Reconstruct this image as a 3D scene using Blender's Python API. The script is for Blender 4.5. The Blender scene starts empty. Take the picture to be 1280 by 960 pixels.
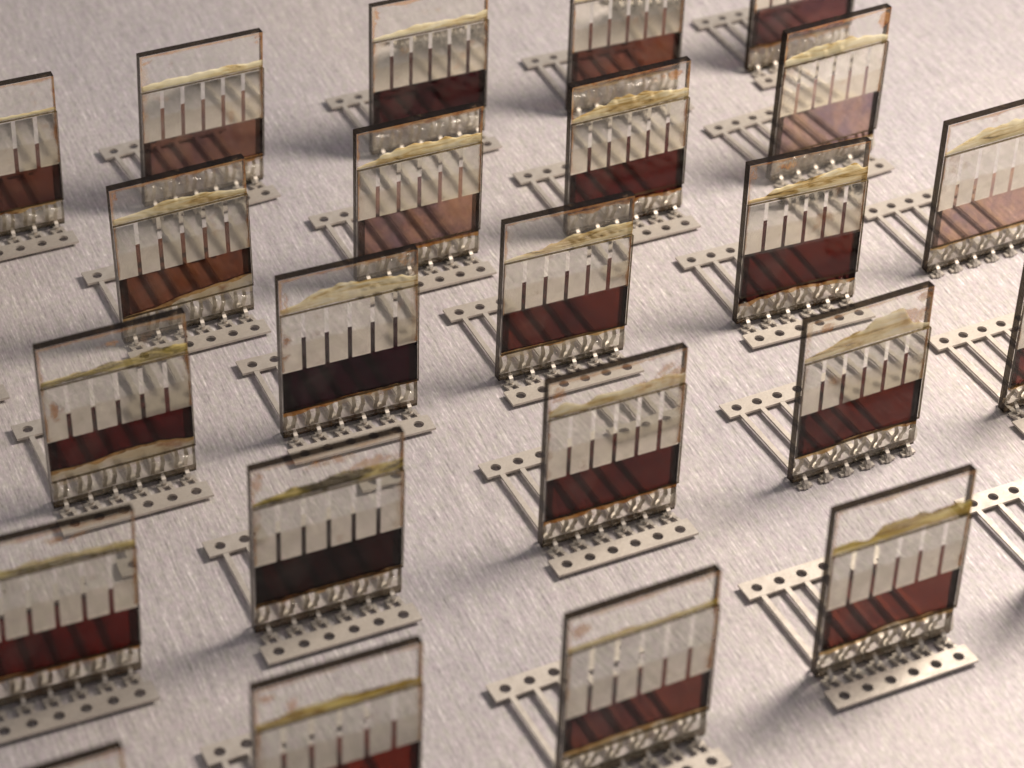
import bpy, math, random
from mathutils import Vector, Matrix, noise as mnoise

S = 0.1                       # one Blender unit is 10 mm
sc = bpy.context.scene
COL = sc.collection
R = math.radians

# ------------------------------------------------------------------ camera
cam = bpy.data.cameras.new('camera')
cam.sensor_width = 36.0
cam.lens = 36.0 * 3149.03 / 1280.0
cam.clip_start = 0.5
cam.clip_end = 500
cam_o = bpy.data.objects.new('camera', cam)
COL.objects.link(cam_o)
cam_o.matrix_world = (Matrix.Translation((0, 0, 166.64 * S))
                      @ Matrix.Rotation(math.pi / 2 - 0.66271, 4, 'X')
                      @ Matrix.Rotation(0.03868, 4, 'Z'))
cam.dof.use_dof = True
cam.dof.focus_distance = 270 * S
cam.dof.aperture_fstop = 0.36
sc.camera = cam_o

# ------------------------------------------------------------------ light
w = bpy.data.worlds.new('World')
sc.world = w
w.use_nodes = True
bg = w.node_tree.nodes['Background']
bg.inputs[0].default_value = (0.90, 0.84, 0.84, 1)
bg.inputs[1].default_value = 0.37

def lamp(name, loc, target, size, power, col):
    l = bpy.data.lights.new(name, 'AREA')
    l.shape = 'DISK'
    l.size = size * S
    l.energy = power
    l.color = col
    o = bpy.data.objects.new(name, l)
    COL.objects.link(o)
    o.location = Vector(loc) * S
    d = (Vector(target) - Vector(loc)).normalized()
    o.rotation_euler = d.to_track_quat('-Z', 'Y').to_euler()
    return o

lamp('desk_lamp_light', (116, 256, 156), (12, 226, 0), 66, 6100, (1.0, 0.87, 0.75))

sc.view_settings.view_transform = 'Standard'
sc.view_settings.look = 'None'
sc.view_settings.exposure = -0.06
sc.view_settings.gamma = 1.0
sc.cycles.transparent_max_bounces = 48
sc.cycles.max_bounces = 10
sc.cycles.glossy_bounces = 5

# ------------------------------------------------------------------ node helpers
def lin(c):
    c = c / 255.0
    return c / 12.92 if c <= 0.04045 else ((c + 0.055) / 1.055) ** 2.4

def new_mat(name):
    m = bpy.data.materials.new(name)
    m.use_nodes = True
    nt = m.node_tree
    nt.nodes.clear()
    out = nt.nodes.new('ShaderNodeOutputMaterial')
    return m, nt, out

def N(nt, kind, **kw):
    n = nt.nodes.new(kind)
    for k, v in kw.items():
        if k.startswith('i_'):
            key = k[2:].replace('_', ' ')
            n.inputs[key].default_value = v
        else:
            setattr(n, k, v)
    return n

def coords(nt, off=(0, 0, 0), scale=(1, 1, 1), rot=(0, 0, 0)):
    tc = N(nt, 'ShaderNodeTexCoord')
    mp = N(nt, 'ShaderNodeMapping')
    mp.inputs['Location'].default_value = off
    mp.inputs['Rotation'].default_value = rot
    mp.inputs['Scale'].default_value = scale
    nt.links.new(tc.outputs['Object'], mp.inputs['Vector'])
    return mp.outputs[0]

def noise(nt, vec, scale, detail=3, rough=0.5, dist=0.0):
    n = N(nt, 'ShaderNodeTexNoise')
    n.inputs['Scale'].default_value = scale
    n.inputs['Detail'].default_value = detail
    n.inputs['Roughness'].default_value = rough
    n.inputs['Distortion'].default_value = dist
    nt.links.new(vec, n.inputs['Vector'])
    return n.outputs['Fac']

def ramp(nt, fac, stops):
    r = N(nt, 'ShaderNodeValToRGB')
    e = r.color_ramp.elements
    while len(e) > 1:
        e.remove(e[-1])
    for i, (p, c) in enumerate(stops):
        if isinstance(c, (int, float)):
            c = (c, c, c)
        el = e[0] if i == 0 else e.new(p)
        el.position = p
        el.color = (c[0], c[1], c[2], 1)
    nt.links.new(fac, r.inputs[0])
    return r.outputs[0]

def math_n(nt, op, a, b=None, clamp=False):
    m = N(nt, 'ShaderNodeMath', operation=op, use_clamp=clamp)
    for i, v in enumerate((a, b)):
        if v is None:
            continue
        if isinstance(v, (int, float)):
            m.inputs[i].default_value = v
        else:
            nt.links.new(v, m.inputs[i])
    return m.outputs[0]

def mix_s(nt, fac, a, b):
    m = N(nt, 'ShaderNodeMixShader')
    if isinstance(fac, (int, float)):
        m.inputs[0].default_value = fac
    else:
        nt.links.new(fac, m.inputs[0])
    nt.links.new(a, m.inputs[1])
    nt.links.new(b, m.inputs[2])
    return m.outputs[0]

def sep(nt, vec):
    s = N(nt, 'ShaderNodeSeparateXYZ')
    nt.links.new(vec, s.inputs[0])
    return s.outputs

# ------------------------------------------------------------------ materials
def mat_sheet():
    m, nt, out = new_mat('brushed_aluminium_sheet')
    th = R(24)
    tc = N(nt, 'ShaderNodeTexCoord')
    rot = N(nt, 'ShaderNodeMapping')
    rot.inputs['Rotation'].default_value = (0, 0, -th)
    nt.links.new(tc.outputs['Object'], rot.inputs['Vector'])
    def stretched(sx, sy):
        mp = N(nt, 'ShaderNodeMapping')
        mp.inputs['Scale'].default_value = (sx, sy, 1)
        nt.links.new(rot.outputs[0], mp.inputs['Vector'])
        return mp.outputs[0]
    fine = noise(nt, stretched(42, 3.4), 1.0, 4, 0.7)
    long = noise(nt, stretched(32, 1.2), 1.0, 3, 0.6)
    grain = noise(nt, stretched(38, 13), 1.0, 3, 0.6)
    big = noise(nt, stretched(0.35, 0.15), 1.0, 3, 0.5)
    mm = math_n(nt, 'ADD', math_n(nt, 'MULTIPLY', fine, 0.42), math_n(nt, 'MULTIPLY', long, 0.28))
    mm = math_n(nt, 'ADD', mm, math_n(nt, 'MULTIPLY', grain, 0.30))
    colr = ramp(nt, mm, [(0.35, (0.28, 0.262, 0.268)), (0.46, (0.46, 0.436, 0.442)), (0.55, (0.57, 0.541, 0.545)), (0.66, (0.88, 0.85, 0.85))])
    mx = N(nt, 'ShaderNodeMix', data_type='RGBA', blend_type='MULTIPLY')
    mx.inputs['Factor'].default_value = 1.0
    nt.links.new(colr, mx.inputs['A'])
    nt.links.new(ramp(nt, big, [(0.35, (0.90, 0.90, 0.93)), (0.65, (1.0, 0.985, 0.97))]), mx.inputs['B'])
    mx2 = N(nt, 'ShaderNodeMix', data_type='RGBA', blend_type='MULTIPLY')
    mx2.inputs['Factor'].default_value = 1.0
    nt.links.new(mx.outputs['Result'], mx2.inputs['A'])
    speck = noise(nt, stretched(13, 6), 1.0, 3, 0.7)
    nt.links.new(ramp(nt, speck, [(0.34, (0.97, 1.0, 0.93)), (0.5, (1, 1, 1)), (0.66, (1.0, 0.955, 1.0))]), mx2.inputs['B'])
    p = N(nt, 'ShaderNodeBsdfPrincipled')
    nt.links.new(mx2.outputs['Result'], p.inputs['Base Color'])
    p.inputs['Metallic'].default_value = 0.18
    p.inputs['Specular IOR Level'].default_value = 0.3
    nt.links.new(ramp(nt, long, [(0.3, 0.46), (0.7, 0.62)]), p.inputs['Roughness'])
    b = N(nt, 'ShaderNodeBump')
    b.inputs['Strength'].default_value = 0.35
    b.inputs['Distance'].default_value = 0.012
    nt.links.new(mm, b.inputs['Height'])
    nt.links.new(b.outputs[0], p.inputs['Normal'])
    nt.links.new(p.outputs[0], out.inputs[0])
    return m

def mat_tin():
    m, nt, out = new_mat('tinned_metal')
    v = coords(nt)
    n1 = noise(nt, v, 9, 4, 0.6)
    p = N(nt, 'ShaderNodeBsdfPrincipled')
    nt.links.new(ramp(nt, n1, [(0.3, (0.48, 0.445, 0.40)), (0.55, (0.59, 0.55, 0.495)), (0.75, (0.67, 0.63, 0.575))]), p.inputs['Base Color'])
    p.inputs['Metallic'].default_value = 0.7
    nt.links.new(ramp(nt, n1, [(0.3, 0.62), (0.7, 0.48)]), p.inputs['Roughness'])
    b = N(nt, 'ShaderNodeBump')
    b.inputs['Strength'].default_value = 0.2
    b.inputs['Distance'].default_value = 0.01
    nt.links.new(noise(nt, v, 40, 3), b.inputs['Height'])
    nt.links.new(b.outputs[0], p.inputs['Normal'])
    nt.links.new(p.outputs[0], out.inputs[0])
    return m

def glass_shader(nt, tint, rough=0.02, haze=None, normal=None, ior=1.5):
    t = N(nt, 'ShaderNodeBsdfTransparent')
    if isinstance(tint, tuple):
        t.inputs[0].default_value = (*tint, 1)
    else:
        nt.links.new(tint, t.inputs[0])
    g = N(nt, 'ShaderNodeBsdfGlossy')
    g.inputs['Roughness'].default_value = rough
    f = N(nt, 'ShaderNodeLayerWeight')
    f.inputs['Blend'].default_value = 0.5
    if normal is not None:
        nt.links.new(normal, g.inputs['Normal'])
        nt.links.new(normal, f.inputs['Normal'])
    r0 = ((ior - 1) / (ior + 1)) ** 2
    sch = math_n(nt, 'ADD', math_n(nt, 'MULTIPLY', math_n(nt, 'POWER', f.outputs['Facing'], 5.0), 1 - r0), r0)
    return mix_s(nt, sch, t.outputs[0], g.outputs[0])

def mat_glass():
    m, nt, out = new_mat('clear_glass')
    s = glass_shader(nt, (0.975, 0.974, 0.962), ior=1.24)
    d = N(nt, 'ShaderNodeBsdfDiffuse')
    d.inputs[0].default_value = (0.7, 0.66, 0.58, 1)
    v = coords(nt)
    dirt = ramp(nt, noise(nt, v, 2.2, 5, 0.65, 0.6), [(0.52, 0.0), (0.78, 0.05)])
    nt.links.new(mix_s(nt, dirt, s, d.outputs[0]), out.inputs[0])
    return m

def mat_edge():
    m, nt, out = new_mat('ground_glass_edge')
    v = coords(nt)
    n1 = noise(nt, v, 3.5, 5, 0.65)
    oi = N(nt, 'ShaderNodeObjectInfo')
    p = N(nt, 'ShaderNodeBsdfPrincipled')
    nt.links.new(ramp(nt, n1, [(0.38, (0.004, 0.003, 0.003)), (0.56, (0.012, 0.008, 0.006)), (0.66, (0.06, 0.04, 0.025)), (0.78, (0.22, 0.15, 0.09))]), p.inputs['Base Color'])
    p.inputs['Roughness'].default_value = 0.16
    p.inputs['Specular IOR Level'].default_value = 0.12
    b = N(nt, 'ShaderNodeBump')
    b.inputs['Strength'].default_value = 0.5
    b.inputs['Distance'].default_value = 0.02
    nt.links.new(noise(nt, v, 14, 4, 0.6), b.inputs['Height'])
    nt.links.new(b.outputs[0], p.inputs['Normal'])
    t = N(nt, 'ShaderNodeBsdfTransparent')
    t.inputs[0].default_value = (0.75, 0.62, 0.45, 1)
    nt.links.new(mix_s(nt, 0.06, p.outputs[0], t.outputs[0]), out.inputs[0])
    return m

def mat_cover_edge():
    m, nt, out = new_mat('cover_glass_edge')
    v = coords(nt)
    n1 = noise(nt, v, 1.8, 5, 0.65)
    p = N(nt, 'ShaderNodeBsdfPrincipled')
    nt.links.new(ramp(nt, n1, [(0.38, (0.012, 0.009, 0.006)), (0.55, (0.05, 0.035, 0.016)), (0.72, (0.25, 0.19, 0.09))]), p.inputs['Base Color'])
    p.inputs['Roughness'].default_value = 0.2
    t = N(nt, 'ShaderNodeBsdfTransparent')
    t.inputs[0].default_value = (0.85, 0.75, 0.55, 1)
    nt.links.new(mix_s(nt, 0.18, p.outputs[0], t.outputs[0]), out.inputs[0])
    return m

def mat_pad():
    m, nt, out = new_mat('evaporated_aluminium')
    v = coords(nt)
    n1 = noise(nt, v, 2.5, 5, 0.65, 0.4)
    x, y, z = sep(nt, v)
    # the lower part lies on the organic film, the upper part on bare glass
    up = ramp(nt, math_n(nt, 'ADD', math_n(nt, 'SUBTRACT', z, 0.70), math_n(nt, 'MULTIPLY', n1, 0.05)), [(0.49, 0.0), (0.53, 1.0)])
    lowc = ramp(nt, n1, [(0.3, (0.76, 0.72, 0.63)), (0.6, (0.88, 0.845, 0.76))])
    upc = ramp(nt, n1, [(0.3, (0.88, 0.865, 0.82)), (0.6, (0.97, 0.965, 0.94))])
    mx = N(nt, 'ShaderNodeMix', data_type='RGBA')
    nt.links.new(up, mx.inputs['Factor']); nt.links.new(lowc, mx.inputs['A']); nt.links.new(upc, mx.inputs['B'])
    p = N(nt, 'ShaderNodeBsdfPrincipled')
    nt.links.new(mx.outputs['Result'], p.inputs['Base Color'])
    p.inputs['Metallic'].default_value = 0.88
    nt.links.new(ramp(nt, up, [(0.0, 0.10), (1.0, 0.025)]), p.inputs['Roughness'])
    b = N(nt, 'ShaderNodeBump')
    b.inputs['Strength'].default_value = 0.10
    b.inputs['Distance'].default_value = 0.008
    nt.links.new(noise(nt, v, 5, 3), b.inputs['Height'])
    nt.links.new(b.outputs[0], p.inputs['Normal'])
    nt.links.new(p.outputs[0], out.inputs[0])
    return m

FLOOR_LIN = 0.44
def mat_film(srgb, seed, edge=False):
    """organic film: absorbs, so what lies behind shows dark red through it"""
    m, nt, out = new_mat('organic_film_edge' if edge else 'organic_film')
    t = [min(0.95, max(0.002, (lin(c) - 0.016) / FLOOR_LIN)) for c in srgb]
    g = sum(t) / 3
    pale = min(1.0, max(0.0, (srgb[0] - 118) / 25.0))
    w3 = [a * (1 - pale) + 0.62 * pale for a in (0.66, 0.86, 0.80)]
    k_ = 0.84 + 0.16 * pale
    t = [(x * w_ + g * 0.09) * k_ for x, w_ in zip(t, w3)]
    if edge:
        t = [x * 0.22 for x in t]
    t = [x ** 0.5 for x in t]           # light crosses two faces
    v = coords(nt, off=(seed * 3.1, seed * 1.7, seed))
    n1 = noise(nt, v, 1.3, 5, 0.6, 0.5)
    t2 = (t[0] * 0.74, t[1] * 0.78, t[2] * 0.95)
    t3 = (min(1, t[0] * 1.16), t[1] * 1.14, t[2] * 0.98)
    tint = ramp(nt, n1, [(0.30, t2), (0.5, tuple(t)), (0.75, t3)])
    s = glass_shader(nt, tint, 0.06, ior=1.15)
    d = N(nt, 'ShaderNodeBsdfDiffuse')
    d.inputs[0].default_value = (lin(srgb[0]) * 1.1, lin(srgb[1]) * 1.1, lin(srgb[2]) * 1.1, 1)
    nt.links.new(mix_s(nt, 0.03, s, d.outputs[0]), out.inputs[0])
    return m

GLUES = {
    'cream': [(0.62, 0.42, 0.14), (0.93, 0.82, 0.50), (0.98, 0.93, 0.74)],
    'pale': [(0.74, 0.58, 0.28), (0.93, 0.86, 0.56), (0.97, 0.93, 0.72)],
    'mustard': [(0.42, 0.24, 0.03), (0.88, 0.70, 0.18), (0.96, 0.84, 0.38)],
    'olive': [(0.22, 0.17, 0.03), (0.84, 0.68, 0.22), (0.95, 0.87, 0.52)],
}
def mat_glue(kind, seed):
    m, nt, out = new_mat('hardened_glue_' + kind)
    c = GLUES[kind]
    v = coords(nt, off=(seed * 2.3, 0, seed), scale=(0.55, 1, 4.2), rot=(0, R(-5), 0))
    n1 = noise(nt, v, 2.3, 6, 0.66, 1.0)
    lo = 0.45 if kind == 'olive' else 0.40
    tintc = ramp(nt, n1, [(lo - 0.06, (0.04, 0.03, 0.008)), (lo + 0.02, c[0]), (0.53, c[1]), (0.66, c[2])])
    p = N(nt, 'ShaderNodeBsdfPrincipled')
    nt.links.new(tintc, p.inputs['Base Color'])
    p.inputs['Roughness'].default_value = 0.3
    p.inputs['Specular IOR Level'].default_value = 0.25
    b = N(nt, 'ShaderNodeBump')
    b.inputs['Strength'].default_value = 0.4
    b.inputs['Distance'].default_value = 0.03
    nt.links.new(n1, b.inputs['Height'])
    nt.links.new(b.outputs[0], p.inputs['Normal'])
    tl = N(nt, 'ShaderNodeBsdfTranslucent')
    nt.links.new(tintc, tl.inputs[0])
    t = N(nt, 'ShaderNodeBsdfTransparent')
    t.inputs[0].default_value = (0.96, 0.90, 0.70, 1)
    s = mix_s(nt, 0.40, p.outputs[0], tl.outputs[0])
    clear = ramp(nt, noise(nt, v, 0.9, 4, 0.6, 0.4), [(0.40, 0.03), (0.62, 0.60 if kind in ('olive',) else 0.42)])
    nt.links.new(mix_s(nt, clear, s, t.outputs[0]), out.inputs[0])
    return m

def mat_stain(seed, amount, spots):
    """dried rust coloured smears: a few patches near the rim plus faint clouding"""
    m, nt, out = new_mat('dried_smear')
    v = coords(nt, off=(seed * 5.3, 0, seed * 2.9))
    raw = coords(nt)
    x, y, z = sep(nt, raw)
    n1 = noise(nt, v, 1.3, 6, 0.65, 1.2)
    n2 = noise(nt, v, 5.0, 5, 0.65, 0.6)
    ex = math_n(nt, 'SUBTRACT', math_n(nt, 'ABSOLUTE', x), 0.60)
    ez = math_n(nt, 'SUBTRACT', z, 1.90)
    e = math_n(nt, 'MULTIPLY', math_n(nt, 'MAXIMUM', ex, ez), 2.2, True)
    k = math_n(nt, 'ADD', math_n(nt, 'MULTIPLY', n1, 0.9), e)
    a = ramp(nt, k, [(0.64, 0.0), (0.72, 0.30 * amount), (0.9, min(1, 0.75 * amount))])
    a2 = math_n(nt, 'MULTIPLY', a, ramp(nt, n2, [(0.38, 0.2), (0.62, 1.0)]))
    rim = math_n(nt, 'MAXIMUM', math_n(nt, 'SUBTRACT', math_n(nt, 'ABSOLUTE', x), 0.69), math_n(nt, 'SUBTRACT', z, 1.945))
    rk = math_n(nt, 'ADD', math_n(nt, 'MULTIPLY', rim, 7.0, True), noise(nt, v, 2.4, 4, 0.6))
    a2 = math_n(nt, 'MAXIMUM', a2, ramp(nt, rk, [(0.62, 0.0), (0.85, 0.55)]))
    n3 = noise(nt, v, 3.2, 6, 0.72, 1.2)
    wob = math_n(nt, 'MULTIPLY', math_n(nt, 'SUBTRACT', noise(nt, v, 7.0, 3), 0.5), 0.16)
    wob2 = math_n(nt, 'MULTIPLY', math_n(nt, 'SUBTRACT', noise(nt, v, 5.0, 3, 0.5, 2.0), 0.5), 0.16)
    x = math_n(nt, 'ADD', x, wob)
    zw = math_n(nt, 'ADD', z, wob2)
    for sx, sz, rx, rz in spots:
        dx = math_n(nt, 'DIVIDE', math_n(nt, 'SUBTRACT', x, sx * S), rx * 1.35 * S)
        dz = math_n(nt, 'DIVIDE', math_n(nt, 'SUBTRACT', zw, sz * S), rz * 1.35 * S)
        r2 = math_n(nt, 'ADD', math_n(nt, 'MULTIPLY', dx, dx), math_n(nt, 'MULTIPLY', dz, dz))
        q = math_n(nt, 'ADD', math_n(nt, 'MULTIPLY', math_n(nt, 'SUBTRACT', n3, 0.5), 3.4),
                   math_n(nt, 'MULTIPLY', math_n(nt, 'SUBTRACT', 1.15, r2), 0.45))
        fall = ramp(nt, r2, [(0.35, 1.0), (1.0, 0.0)])
        al = math_n(nt, 'MULTIPLY', ramp(nt, q, [(0.12, 0.0), (0.34, 0.30), (0.62, 0.62), (0.80, 0.50)]), fall)
        a2 = math_n(nt, 'MAXIMUM', a2, al)
    hz = math_n(nt, 'MULTIPLY', ramp(nt, n2, [(0.3, 0.04), (0.7, 0.20)]), ramp(nt, z, [(0.0, 0.0), (1.0, 1.0)]))
    d = N(nt, 'ShaderNodeBsdfDiffuse')
    nt.links.new(ramp(nt, n2, [(0.33, (0.46, 0.13, 0.02)), (0.50, (0.85, 0.40, 0.12)), (0.68, (0.93, 0.66, 0.34))]), d.inputs[0])
    tl = N(nt, 'ShaderNodeBsdfTranslucent')
    nt.links.new(d.inputs[0].links[0].from_socket, tl.inputs[0])
    d2 = N(nt, 'ShaderNodeBsdfDiffuse')
    d2.inputs[0].default_value = (0.78, 0.76, 0.72, 1)
    t = N(nt, 'ShaderNodeBsdfTransparent')
    s = mix_s(nt, hz, t.outputs[0], d2.outputs[0])
    nt.links.new(mix_s(nt, a2, s, mix_s(nt, 0.45, d.outputs[0], tl.outputs[0])), out.inputs[0])
    return m

def mat_residue(seed, rust):
    """cream and brown flux residue between the film and the clips"""
    m, nt, out = new_mat('flux_residue')
    v = coords(nt, off=(seed * 4.1, 0, seed * 1.3), scale=(1, 1, 1.8))
    n1 = noise(nt, v, 2.6, 5, 0.6, 1.0)
    n2 = noise(nt, v, 1.2, 4, 0.6, 0.5)
    raw = coords(nt)
    x, y, z = sep(nt, raw)
    up = math_n(nt, 'MULTIPLY', math_n(nt, 'SUBTRACT', z, 0.22), 3.2)
    k = math_n(nt, 'ADD', n1, math_n(nt, 'MULTIPLY', math_n(nt, 'SUBTRACT', up, 0.25), 0.8))
    a = ramp(nt, k, [(0.42, 0.12), (0.60, 0.55), (0.80, 0.92)])
    col = ramp(nt, n2, [(0.26, (0.18, 0.07, 0.02)), (0.33 + 0.14 * rust, (0.50, 0.26, 0.11)),
                        (0.42 + 0.14 * rust, (0.80, 0.66, 0.42)), (0.72, (0.90, 0.84, 0.68))])
    p = N(nt, 'ShaderNodeBsdfPrincipled')
    nt.links.new(col, p.inputs['Base Color'])
    p.inputs['Roughness'].default_value = 0.3
    t = N(nt, 'ShaderNodeBsdfTransparent')
    tl = N(nt, 'ShaderNodeBsdfTranslucent')
    nt.links.new(col, tl.inputs[0])
    nt.links.new(mix_s(nt, a, t.outputs[0], mix_s(nt, 0.4, p.outputs[0], tl.outputs[0])), out.inputs[0])
    return m

def mat_fringe(seed, rust):
    m, nt, out = new_mat('film_fringe')
    v = coords(nt, off=(seed * 1.9, 0, seed * 2.2))
    n1 = noise(nt, v, 3.0, 5, 0.65, 0.6)
    col = ramp(nt, n1, [(0.34, (0.20, 0.06, 0.02)), (0.48, (0.72, 0.34, 0.10) if rust > .45 else (0.80, 0.55, 0.24)),
                        (0.66, (0.92, 0.76, 0.42))])
    d = N(nt, 'ShaderNodeBsdfDiffuse')
    tl = N(nt, 'ShaderNodeBsdfTranslucent')
    nt.links.new(col, d.inputs[0]); nt.links.new(col, tl.inputs[0])
    t = N(nt, 'ShaderNodeBsdfTransparent')
    t.inputs[0].default_value = (0.95, 0.75, 0.5, 1)
    a = ramp(nt, noise(nt, v, 1.7, 4), [(0.36, 0.25), (0.6, 0.9)])
    nt.links.new(mix_s(nt, a, t.outputs[0], mix_s(nt, 0.5, d.outputs[0], tl.outputs[0])), out.inputs[0])
    return m

def mat_resin():
    m, nt, out = new_mat('clear_resin')
    v = coords(nt)
    b = N(nt, 'ShaderNodeBump')
    b.inputs['Strength'].default_value = 0.5
    b.inputs['Distance'].default_value = 0.05
    nt.links.new(noise(nt, v, 2.6, 2), b.inputs['Height'])
    s = glass_shader(nt, (0.98, 0.97, 0.93), 0.10, normal=b.outputs[0], ior=1.6)
    d = N(nt, 'ShaderNodeBsdfDiffuse')
    x, y, z = sep(nt, v)
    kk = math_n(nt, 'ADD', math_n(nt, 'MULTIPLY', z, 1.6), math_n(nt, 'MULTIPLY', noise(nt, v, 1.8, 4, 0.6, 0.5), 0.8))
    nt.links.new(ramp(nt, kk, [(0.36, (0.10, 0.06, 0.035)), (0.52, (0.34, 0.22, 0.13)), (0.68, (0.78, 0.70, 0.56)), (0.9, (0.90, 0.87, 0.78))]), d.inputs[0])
    a = ramp(nt, noise(nt, v, 2.4, 4, 0.6, 0.8), [(0.42, 0.02), (0.68, 0.26)])
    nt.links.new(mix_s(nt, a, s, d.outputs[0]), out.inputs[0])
    return m

M_SHEET, M_TIN, M_GLASS, M_EDGE = mat_sheet(), mat_tin(), mat_glass(), mat_edge()
M_CEDGE, M_PAD, M_RESIN = mat_cover_edge(), mat_pad(), mat_resin()

# ------------------------------------------------------------------ mesh helpers (all lengths in mm)
class MB:
    def __init__(self):
        self.v, self.f, self.m = [], [], []
    def box(self, x0, x1, y0, y1, z0, z1, mi=0, side=None):
        """side: material index of the rim faces (all but the two faces across y)"""
        n = len(self.v)
        self.v += [(x, y, z) for z in (z0, z1) for y in (y0, y1) for x in (x0, x1)]
        s = mi if side is None else side
        for q, mm in (((0, 2, 3, 1), s), ((4, 5, 7, 6), s), ((0, 1, 5, 4), mi), ((2, 6, 7, 3), mi),
                      ((0, 4, 6, 2), s), ((1, 3, 7, 5), s)):
            self.f.append(tuple(n + i for i in q)); self.m.append(mm)
    def sweep(self, pts, wx, t, x=0.0, taper=None):
        """flat strip of width wx (along x) and thickness t that follows pts = [(y, z)...]"""
        n0 = len(self.v)
        k = len(pts)
        for i, (y, z) in enumerate(pts):
            a = pts[max(0, i - 1)]; b = pts[min(k - 1, i + 1)]
            dy, dz = b[0] - a[0], b[1] - a[1]
            l = math.hypot(dy, dz) or 1
            ny, nz = -dz / l * t / 2, dy / l * t / 2
            ww = wx / 2 * (taper[i] if taper else 1)
            self.v += [(x - ww, y - ny, z - nz), (x + ww, y - ny, z - nz), (x + ww, y + ny, z + nz), (x - ww, y + ny, z + nz)]
        for i in range(k - 1):
            a = n0 + 4 * i; b = a + 4
            for j in range(4):
                self.f.append((a + j, a + (j + 1) % 4, b + (j + 1) % 4, b + j)); self.m.append(0)
        self.f.append((n0 + 3, n0 + 2, n0 + 1, n0)); self.m.append(0)
        e = n0 + 4 * (k - 1)
        self.f.append((e, e + 1, e + 2, e + 3)); self.m.append(0)
    def mesh(self, name, mats, smooth=False):
        me = bpy.data.meshes.new(name)
        me.from_pydata([(a * S, b * S, c * S) for a, b, c in self.v], [], self.f)
        for m in mats:
            me.materials.append(m)
        me.polygons.foreach_set('material_index', self.m)
        if smooth:
            me.polygons.foreach_set('use_smooth', [True] * len(self.f))
        me.update()
        return me

def obj(name, me, parent=None, loc=None):
    o = bpy.data.objects.new(name, me)
    COL.objects.link(o)
    if parent is not None:
        o.parent = parent
    if loc:
        o.location = Vector(loc) * S
    return o

# ------------------------------------------------------------------ the metal sheet
mb = MB()
mb.box(-500, 500, -200, 900, -2.0, 0.0)
sheet = obj('table_surface', mb.mesh('table_surface', [M_SHEET]))
sheet['kind'] = 'structure'

# ------------------------------------------------------------------ shared meshes
ZB, H, T = 0.54, 20.06, 1.0           # glass bottom height, plate height, plate thickness
CT, CZ0, CZ1 = 0.36, 4.13, 16.10      # cover glass thickness, bottom, top
PIT = 2.54
ZT, TH = 0.70, 0.26                   # top of the lead frame, metal thickness

def plate_mesh():
    b = MB()
    b.box(-7.5, 7.5, 0, T, 0, H, 0, 1)
    return b.mesh('glass_plate', [M_GLASS, M_EDGE])

def rail_mesh(y0, y1, zt, cham_far):
    """flat strip with six round holes"""
    b = MB()
    yc = (y0 + y1) / 2; hh = (y1 - y0) / 2; r = 0.56
    z0, z1 = zt - TH, zt
    K = 16
    for i in range(6):
        xc = -6.35 + PIT * i
        hx0 = -PIT / 2 if i else -(7.83 - 6.35)
        hx1 = PIT / 2 if i < 5 else (7.83 - 6.35)
        circ, sq = [], []
        for k in range(K):
            a = 2 * math.pi * k / K
            c, s = math.cos(a), math.sin(a)
            circ.append((xc + r * c, yc + r * s))
            ax = hx1 if c > 0 else -hx0
            sx = max(abs(c) / ax, abs(s) / hh)
            if k % 4 == 2:                        # cell corners
                px, py = (xc + (hx1 if c > 0 else hx0), yc + math.copysign(hh, s))
            else:
                px, py = xc + c / sx, yc + s / sx
            sq.append((px, py))
        n = len(b.v)
        for z in (z0, z1):
            b.v += [(x, y, z) for x, y in circ] + [(x, y, z) for x, y in sq]
        for k in range(K):
            j = (k + 1) % K
            b.f.append((n + 2 * K + k, n + 3 * K + k, n + 3 * K + j, n + 2 * K + j)); b.m.append(0)
            b.f.append((n + k, n + j, n + K + j, n + K + k)); b.m.append(0)
            b.f.append((n + k, n + 2 * K + k, n + 2 * K + j, n + j)); b.m.append(0)
            mid = ((sq[k][0] + sq[j][0]) / 2, (sq[k][1] + sq[j][1]) / 2)
            inner = (i > 0 and abs(mid[0] - xc - hx0) < 1e-4) or (i < 5 and abs(mid[0] - xc - hx1) < 1e-4)
            if not inner:
                b.f.append((n + K + k, n + K + j, n + 3 * K + j, n + 3 * K + k)); b.m.append(0)
    return b.mesh('rail', [M_TIN])

def pin_mesh(stub):
    b = MB()
    zc = ZT - TH / 2
    # long lead, dips under the glass, runs to the rear rail
    b.sweep([(11.75, zc), (6, zc), (2.6, zc), (1.9, zc - 0.06), (1.4, 0.24), (-0.6, 0.24)], 0.55, TH)
    # two rear tongues pressing on the back of the glass
    for q in (-1, 1):
        b.sweep([(1.6, 0.30), (1.5, 0.9), (1.05, 1.7), (1.0, 2.1), (1.3, 2.8)], 0.42, 0.2, x=q * 0.5, taper=[1, 1, 1, 1, .7])
    # wide cross piece under the glass carrying the two front stubs
    b.box(-0.80, 0.80, -0.95, -0.30, 0.13, 0.37)
    # low front tongue hooked against the glass
    b.sweep([(-0.40, 0.36), (-0.72, 0.46), (-0.84, 0.75), (-0.66, 1.10), (-0.36, 1.30), (-0.26, 1.55)], 0.40, 0.18,
            taper=[1, 1, 1, 1.1, 1, .6])
    if stub:
        for s in (-1, 1):
            b.sweep([(-0.8, 0.27), (-1.25, 0.34), (-1.7, zc), (-2.02, zc)], 0.38, TH, x=s * 0.55)
    else:
        for s in (-1, 1):
            b.sweep([(-0.45, 0.9), (-0.80, 0.55), (-0.98, 0.14)], 0.30, TH, x=s * 0.18)
    return b.mesh('contact_pin', [M_TIN])

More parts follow.
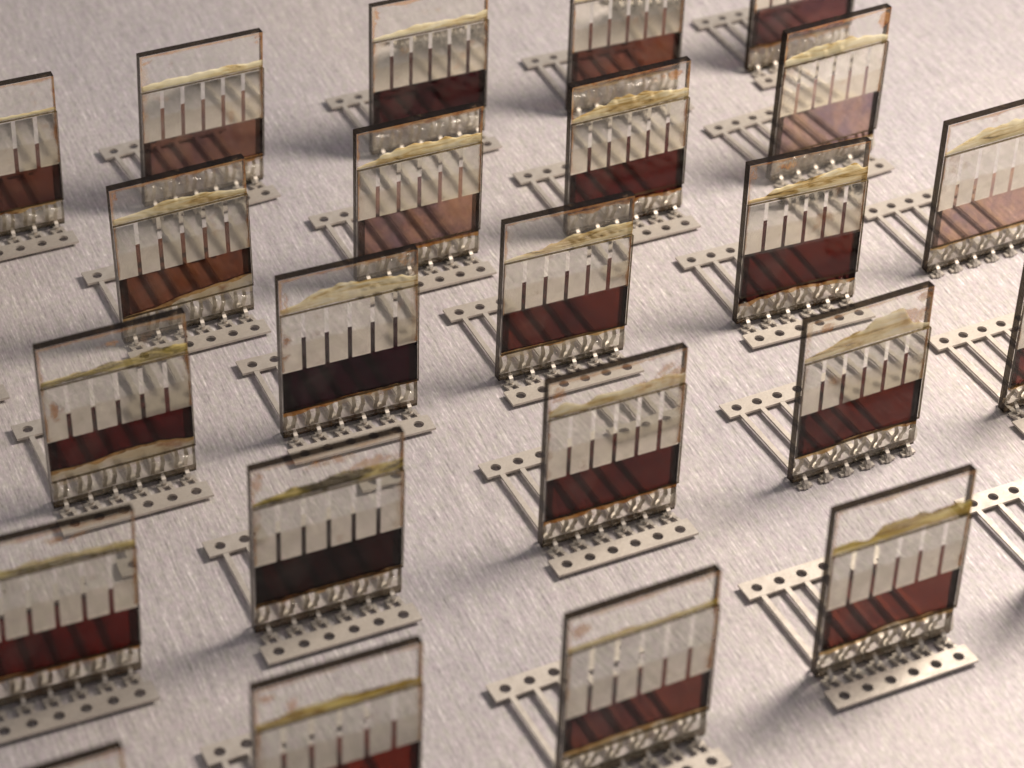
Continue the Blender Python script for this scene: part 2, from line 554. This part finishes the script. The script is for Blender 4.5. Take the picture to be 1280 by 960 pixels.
ME_PLATE = plate_mesh()
ME_FRONT = rail_mesh(-4.41, -2.0, ZT, False)
ME_REAR = rail_mesh(11.77, 14.12, ZT, True)
ME_PIN, ME_PIN_CUT = pin_mesh(True), pin_mesh(False)

def lerp_list(vals, t):
    n = len(vals) - 1
    t = min(max(t, 0), 1) * n
    i = min(int(t), n - 1)
    f = t - i
    f = f * f * (3 - 2 * f)
    return vals[i] * (1 - f) + vals[i + 1] * f

def film_mesh(top, bot, seed, mats):
    """thin sheet from z = bottom profile to the wiped top line; darker rim strips left and right"""
    b = MB()
    K = 48
    y0, y1 = -0.022, -0.004
    xs = [-7.46 + 14.92 * i / K for i in range(K + 1)]
    def zb(x):
        t = (x + 7.5) / 15
        return lerp_list(bot, t) - ZB + 0.12 * mnoise.noise(Vector((x * 0.9, seed, 0))) + 0.05 * mnoise.noise(Vector((x * 3.1, seed, 5)))
    def zt(x):
        t = (x + 7.5) / 15
        return lerp_list(top, t) - ZB + 0.06 * mnoise.noise(Vector((x * 0.8, seed, 9)))
    for i in range(K):
        xa, xb = xs[i], xs[i + 1]
        n = len(b.v)
        b.v += [(xa, y0, zb(xa)), (xb, y0, zb(xb)), (xb, y0, zt(xb)), (xa, y0, zt(xa)),
                (xa, y1, zb(xa)), (xb, y1, zb(xb)), (xb, y1, zt(xb)), (xa, y1, zt(xa))]
        mi = 1 if (i < 3 or i >= K - 3) else 0
        for q in ((0, 1, 2, 3), (5, 4, 7, 6)):
            b.f.append(tuple(n + a for a in q)); b.m.append(mi)
    return b.mesh('film', mats)

def fringe_mesh(bot, seed, mat):
    b = MB()
    K = 60
    def ze(x):
        return lerp_list(bot, (x + 7.5) / 15) - ZB + 0.12 * mnoise.noise(Vector((x * 0.9, seed, 0))) + 0.05 * mnoise.noise(Vector((x * 3.1, seed, 5)))
    for i in range(K + 1):
        x = -7.44 + 14.88 * i / K
        wd = max(0.05, 0.34 + 0.5 * mnoise.noise(Vector((x * 0.6, seed, 21))) + 0.12 * mnoise.noise(Vector((x * 2.4, seed, 23))))
        b.v += [(x, -0.0265, ze(x) + 0.06), (x, -0.0265, ze(x) - wd)]
    for i in range(K):
        b.f.append((2 * i, 2 * i + 1, 2 * i + 3, 2 * i + 2)); b.m.append(0)
    return b.mesh('film_fringe', [mat])

def lump_mesh(name, prof, z0f, depth, mat, seed, y_back=-0.03, rough=0.12, K=72, down=0.15, R_=8):
    """a bead of hardened glue lying against the glass; prof(t) is its height"""
    b = MB()
    rows = []
    for i in range(K + 1):
        t = i / K
        x = -7.42 + 14.84 * t
        h = max(0.05, prof(t) * (1 + rough * 1.8 * mnoise.noise(Vector((x * 0.8, seed * 3.7, 0)))) + rough * 0.45 * mnoise.noise(Vector((x * 2.2, seed, 3))))
        zb = z0f(t) - down + 0.05 * mnoise.noise(Vector((x * 1.5, seed, 7)))
        d = depth * (0.45 + 0.55 * min(1, h / 1.2)) * (1 + 0.35 * mnoise.noise(Vector((x * 0.9, seed, 11))))
        row = []
        for j in range(R_ + 1):
            a = math.pi * j / R_
            zz = zb + (h + down) * (0.5 - 0.5 * math.cos(a))
            yy = y_back - d * math.sin(a) ** 0.7 * (1 + 0.2 * mnoise.noise(Vector((x * 2, zz * 2, seed))))
            row.append(len(b.v)); b.v.append((x, yy, zz))
        rows.append(row)
    for i in range(K):
        for j in range(R_):
            b.f.append((rows[i][j], rows[i + 1][j], rows[i + 1][j + 1], rows[i][j + 1])); b.m.append(0)
    for row in (rows[0], rows[-1]):
        b.f.append(tuple(row)); b.m.append(0)
    return b.mesh(name, [mat], True)

# ------------------------------------------------------------------ the cells
# place: x, y, turn, lean, roll, pad line shift, cover shift (mm / degrees)
# film: seen colour; top and bottom line profiles; glue: kind, profile; smear, rust amounts; front rail
CELLS = [
 dict(at=(10.25, 190.02, 27.29, 1.55, 0.51, -0.14, 0.36), film=(84, 43, 42), top=[12.4, 12.5, 12.7], bot=[3.7, 3.7, 3.9],
      glue=('cream', [.8, 1.2, .6, 1.1, .9, 1.1, 1.2, 1.2, 1.1]), smear=1.0, rust=.7,
      label='glass cell at the photo centre, dark maroon band, orange stain at top right'),
 dict(at=(31.36, 228.16, 25.81, 3.76, 1.29, 0.39, -0.26), film=(84, 43, 42), top=[13.3, 13.4, 13.4], bot=[3.1, 3.5, 3.7, 3.5, 3.1],
      glue=('cream', [.3, .4, 1, 1.2, 1.4, 1.6, 1.9, 1.9, 1.4]), smear=.45, rust=.6,
      label='sharply focused glass cell with thick cream glue ridge and five white slits'),
 dict(at=(35.69, 201.70, 28.46, 1.72, -0.37, 0.02, -0.38), film=(82, 42, 40), top=[12.7, 12.9, 13.1], bot=[3.7, 3.8, 4.2, 4.0, 3.5],
      glue=('cream', [.3, .7, 1.2, 1.6, 2.2, 2.7, 2.9, .8, .3]), smear=.9, rust=.3, front=False,
      label='glass cell with no front rail, arched glue smear and orange patch at its top right'),
 dict(at=(36.18, 173.29, 27.25, 1.37, 0.0, -0.24, -0.51), film=(97, 50, 47), top=[13.1, 12.8, 12.3], bot=[3.8, 3.7, 4.5, 4.2, 3.9],
      glue=('mustard', [.6, .8, .4, 1.5, 1.5, 1.45, 1.4, 1.4, 1.3]), smear=.2, rust=.1,
      label='glass cell at lower right with opaque mustard yellow glue bar and brick red band'),
 dict(at=(-16.65, 176.21, 26.39, -0.55, 0.44, -0.13, 0.13), film=(50, 30, 34), top=[12.5, 12.4, 12.1], bot=[4.1, 4.1, 4.1],
      glue=('olive', [.3, .6, 1.0, .8, 1.2, 1.3, 1.1, 1.1, 1.2]), smear=.7, rust=.8,
      label='glass cell with nearly black band, its glue line olive, left of the centre cell'),
 dict(at=(-16.71, 205.33, 25.48, 0.37, 0.0, -0.12, 0.22), film=(54, 29, 40), top=[13.0, 12.9, 12.7], bot=[3.8, 4.1, 4.0],
      glue=('cream', [.4, .8, 1.5, 1.9, 1.9, 1.7, 1.5, 1.2, 1.0]), smear=.7, rust=1.0,
      label='glass cell with very dark purple band, wide cream glue arch and chipped dark top edge'),
 dict(at=(5.26, 216.45, 26.41, 0.77, 0.79, 0.21, -0.31), film=(88, 46, 44), top=[12.7, 12.9, 13.4], bot=[4.2, 4.1, 3.8],
      glue=('cream', [.2, .4, .5, .9, 1.3, 1.4, 1.5, 1.4, 1.2]), smear=.25, rust=.35,
      label='glass cell with clear unstained top and cream glue bead thickening to the right'),
 dict(at=(-37.06, 247.06, 29.84, -0.23, 1.61, 0.19, -0.11), film=(132, 92, 84), top=[13.4, 13.4, 13.4], bot=[4.2, 4.1, 4.2],
      glue=('pale', [.6, .7, .8, .8, .9, .9, .9, .8, .7]), smear=.6, rust=.7,
      label='uncropped glass cell at upper left with dull brown band and tall white slits'),
 dict(at=(-35.54, 220.86, 26.82, -0.42, -1.23, -0.01, 0.1), film=(122, 72, 58), top=[13.1, 13.1, 13.1], bot=[4.0, 4.3, 5.0, 5.3, 5.6],
      glue=('cream', [.6, .6, .9, 1.3, 1.3, 1.2, 1.0, .7, .5]), smear=.25, rust=.2,
      label='glass cell with copper brown band, lower edge waving up to the right'),
 dict(at=(-59.10, 236.50, 26.65, -1.59, 0.45, -0.21, -0.03), film=(110, 66, 64), top=[12.1, 12.1, 12.2], bot=[3.6, 3.8, 4.0],
      glue=('pale', [.3, .3, .3, .3, .3]), smear=.1, rust=.2,
      label='glass cell cut off by the left photo edge at upper left, clean clear top'),
 dict(at=(-38.55, 193.11, 26.42, -0.31, -0.57, -0.05, -0.2), film=(88, 40, 40), top=[12.0, 12.1, 12.1], bot=[5.3, 5.2, 5.7, 5.6, 5.0],
      glue=('olive', [.5, .6, .6, .7, .8, .7, 1.2, 1.1, .9]), smear=.5, rust=.25,
      label='glass cell at left with peeled lower film edge and rusty spot on leftmost pad'),
 dict(at=(-40.20, 164.49, 25.35, -2.21, 0.88, -0.31, 0.34), film=(92, 36, 34), top=[11.8, 11.8, 11.9], bot=[4.3, 4.0, 3.9],
      glue=('olive', [.7, .8, .6, .9, .7, .8, .8, .7, .6]), smear=.35, rust=.8,
      label='blurred red banded glass cell cut off by the left photo edge, olive glue lumps'),
 dict(at=(-13.52, 148.57, 26.28, -0.36, 0.58, -0.12, -0.12), film=(104, 42, 36), top=[12.4, 12.4, 12.4], bot=[4, 4, 4],
      glue=('mustard', [.5, .6, 1.0, .8, 1.0, .8, .7, .7, .6]), smear=.4, rust=.4,
      label='glass cell cut off by the bottom photo edge, mustard glue line across it'),
 dict(at=(12.19, 158.35, 28.32, 0.7, 0.22, -0.26, 0.74), film=(98, 53, 50), top=[12.0, 12.2, 12.6], bot=[4.6, 4.7, 4.3],
      glue=('mustard', [.3, .3, .4, .5, .3, .3, .3, .35, .5]), smear=.25, rust=.15,
      label='foreground glass cell at bottom centre with thin brownish glue line and hazy pads'),
 dict(at=(-11.26, 259.93, 27.31, 1.29, 0.65, 0.17, -0.07), film=(78, 42, 44), top=[13.6, 13.6, 13.6], bot=[4, 4, 4],
      glue=('pale', [.3, .4, .6, .9, .9, .8, .8, .8, 1.0]), smear=.45, rust=.5,
      label='glass cell with plum band at top photo edge, behind a taupe banded cell'),
 dict(at=(-11.19, 233.64, 26.42, -1.47, -0.3, -0.05, -0.18), film=(150, 116, 104), top=[13.1, 13.1, 13.1], bot=[3.6, 3.6, 3.6],
      glue=('cream', [.2, .5, 1.1, 1.5, 1.4, 1.3, 1.3, 1.1, .9]), smear=.3, rust=.5,
      label='glass cell with milky taupe band and arched cream glue bead'),
 dict(at=(12.52, 270.98, 24.6, 0.36, -0.14, 0.21, 0.0), film=(120, 70, 62), top=[12.9, 13.0, 13.1], bot=[4, 4, 4],
      glue=('cream', [.4, .5, .6, .6, .5]), smear=.4, rust=.4,
      label='glass cell cut off by the top photo edge at centre right, reddish brown band'),
 dict(at=(12.39, 244.54, 26.46, 0.3, -0.71, -0.18, -0.26), film=(88, 42, 42), top=[12.0, 12.3, 13.1], bot=[3.5, 3.5, 3.3],
      glue=('cream', [.3, .8, 1.3, 1.7, 1.8, 1.7, 1.4, 1.1, .9]), smear=.5, rust=.5,
      label='glass cell with wine red band and long pointed cream glue blade, upper centre right'),
 dict(at=(36.43, 257.95, 31.18, 0.93, 1.06, 0.28, 0.06), film=(168, 142, 136), top=[13.4, 13.3, 13.2], bot=[3.9, 3.5, 3.2],
      glue=('pale', [.6, 1.1, 1.3, 1.4, 1.5, 1.4, 1.2, 1, .6]), smear=.4, rust=.3,
      label='glass cell with washed out pink band at upper right'),
 dict(at=(35.28, 283.26, 27.7, -0.14, -0.69, 0.44, 0.0), film=(116, 66, 66), top=[13, 13, 13], bot=[4.1, 4, 4],
      glue=('pale', [.6, .6, .6, .6]), smear=.4, rust=.5,
      label='glass cell cut off by the top photo edge at upper right, orange stain below band'),
 dict(at=(53.60, 240.20, 28.03, -0.52, -1.01, -0.09, 0.48), film=(168, 140, 130), top=[12.0, 12.2, 12.2], bot=[3.9, 3.9, 3.9],
      glue=('pale', [.2, .7, 1.4, 1.8, 2.0, 2.0, 2.0, 1.9, 1.7]), smear=.3, rust=.1, front=False,
      label='glass cell at right photo edge with pale tan band and no front rail'),
 dict(at=(59.16, 214.94, 27.86, -1.19, -1.69, 0.0, 0.0), film=(104, 50, 48), top=[12.5, 12.5, 12.5], bot=[4, 4, 4],
      glue=('cream', [.5, .8, .9, .9]), smear=.3, rust=.4,
      label='glass cell mostly outside the right photo edge, left edge and rear rail showing'),
 dict(at=(58.91, 187.26, 27.37, 0.0, 0.0, 0.0, 0.0), film=(104, 44, 40), top=[12.5, 12.5, 12.5], bot=[4, 4, 4],
      glue=('cream', [.5, .8, .9, .9]), smear=.3, rust=.4,
      label='cell at the lower right photo edge of which only rear rail and leads show'),
 dict(at=(-36.28, 135.15, 26.5, 0.0, 0.0, 0.0, 0.0), film=(90, 40, 40), top=[12.5, 12.5, 12.5], bot=[4, 4, 4],
      glue=('olive', [.5, .6, .6, .5]), smear=.3, rust=.4,
      label='glass cell in the bottom left corner of which only the top edge shows'),
 dict(at=(-61.81, 207.55, 26.5, 0.0, 0.0, 0.0, 0.0), film=(90, 40, 40), top=[12.5, 12.5, 12.5], bot=[4, 4, 4],
      glue=('cream', [.5, .6, .6, .5]), smear=.3, rust=.4,
      label='cell at the left photo edge of which only a front rail corner shows'),
]

# rusty patches (x, z, half width, half height in mm on the plate), by order in CELLS
SPOTS = {0: [(6.0, 17.4, 1.6, 1.4), (2.6, 16.9, 1.2, .6), (-6.4, 18.6, .8, .8)], 1: [(-3.2, 19.2, 1.2, .4), (-6.8, 19.0, .5, .9)],
         2: [(5.0, 17.0, 2.0, 1.2), (6.6, 19.2, .9, .5), (-5.4, 18.9, 1.4, .4)], 4: [(-7.0, 18.8, .7, 1.2), (4.0, 17.4, 2.6, .7), (0, 18.9, 2.4, .4)],
         5: [(-7.0, 17.4, .6, 1.6), (6.4, 19.2, 1.1, .6), (-6.9, 11.5, .6, 1.6)], 7: [(-6.7, 19.0, .9, .5), (6.9, 19.3, .5, .5)],
         8: [(-7.1, 19.0, .4, .4)], 10: [(-.6, 18.6, 1.2, .35), (-6.4, 12.2, .8, 1.2)], 12: [(-4.2, 17.4, .5, 1.0), (-6.6, 18.9, 1, .4)],
         14: [(-7.0, 18.6, .5, 1.0)], 13: [(-6.4, 18.4, 1.1, .7)], 18: [(6.6, 18.6, .7, 1.0)], 11: [(1, 18.8, 2.0, .4)], 17: [(4.8, 18.7, 1.8, .6)]}

GAPS = [-5.0, -2.5, 0.0, 2.5, 5.0]
def build_cell(idx, c):
    rnd = random.Random(100 + idx)
    seed = idx * 1.37 + 0.5
    x, y, turn, lean, roll, dpad, dcov = c['at']
    e = bpy.data.objects.new('solar_cell', None)
    COL.objects.link(e)
    e.empty_display_size = 0.3
    e.location = (x * S, y * S, 0)
    e.rotation_euler = (0, 0, R(turn))
    e['label'] = c['label']
    e['category'] = 'solar cell'
    e['group'] = 'glass solar cells standing in rows on the metal sheet'

    plate = obj('glass_plate', ME_PLATE, e, (0, 0, ZB))
    plate.rotation_euler = (R(-lean), R(roll), 0)

    padz = 9.10 + dpad
    cz1 = CZ1 + dcov
    fm = mat_film(c['film'], seed)
    fe = mat_film(c['film'], seed, True)
    obj('film', film_mesh(c['top'], c['bot'], seed, [fm, fe]), plate)
    # six aluminium pads
    edges = [-7.38] + GAPS + [7.38]
    gw = 0.235
    for i in range(6):
        xa = edges[i] + (gw if i else 0)
        xb = edges[i + 1] - (gw if i < 5 else 0)
        b = MB()
        tl = cz1 - ZB - 0.35 + rnd.uniform(-.05, .05)
        b.box(xa, xb, -0.044, -0.030, padz - ZB, tl)
        obj('electrode_pad', b.mesh('electrode_pad', [M_PAD]), plate)
    b = MB()
    b.box(-7.5, 7.5, -0.06 - CT, -0.06, CZ0 - ZB, cz1 - ZB, 0, 1)
    obj('cover_glass', b.mesh('cover_glass', [M_GLASS, M_CEDGE]), plate)
    # glue ridge along the top of the cover glass
    kind, prof = c['glue']
    z0 = cz1 - ZB
    obj('glue_bead', lump_mesh('glue_bead', lambda t: (lerp_list(prof, t) * 1.1 + 0.08), lambda t: z0 + 0.05, 0.17, mat_glue(kind, seed), seed,
                               down=0.0, rough=.13), plate)
    # dried smears on the clear strip above
    b = MB()
    b.v += [(-7.48, -0.052, 8.6), (7.48, -0.052, 8.6), (7.48, -0.052, H - 0.02), (-7.48, -0.052, H - 0.02)]
    b.f.append((0, 1, 2, 3)); b.m.append(0)
    obj('smear', b.mesh('smear', [mat_stain(seed, c['smear'], SPOTS.get(idx, []))]), plate)
    # residue under the film
    b = MB()
    K = 30
    for i in range(K):
        xa, xb = -7.45 + 14.9 * i / K, -7.45 + 14.9 * (i + 1) / K
        za = lerp_list(c['bot'], i / K) - ZB + 0.25; zb_ = lerp_list(c['bot'], (i + 1) / K) - ZB + 0.25
        n = len(b.v)
        b.v += [(xa, -0.003, 0.1), (xb, -0.003, 0.1), (xb, -0.003, zb_), (xa, -0.003, za)]
        b.f.append((n, n + 1, n + 2, n + 3)); b.m.append(0)
    obj('residue', b.mesh('residue', [mat_residue(seed, c['rust'])]), plate)
    obj('film_fringe', fringe_mesh(c['bot'], seed, mat_fringe(seed, c['rust'])), plate)
    # clear resin over the clips
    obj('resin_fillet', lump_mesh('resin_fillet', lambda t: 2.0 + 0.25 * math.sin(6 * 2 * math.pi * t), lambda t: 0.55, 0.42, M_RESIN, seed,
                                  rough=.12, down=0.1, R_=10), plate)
    has_front = c.get('front', True)
    for i in range(6):
        p = obj('contact_pin', ME_PIN if has_front else ME_PIN_CUT, e, (-6.35 + PIT * i + rnd.uniform(-.05, .05), 0, 0))
        p.rotation_euler = (R(rnd.uniform(-.15, .25)), R(rnd.uniform(-1.5, 1.5)) if not has_front else 0, R(rnd.uniform(-.7, .7)))
    obj('rear_rail', ME_REAR, e)
    if has_front:
        obj('front_rail', ME_FRONT, e)
    return e

for i, c in enumerate(CELLS):
    build_cell(i, c)
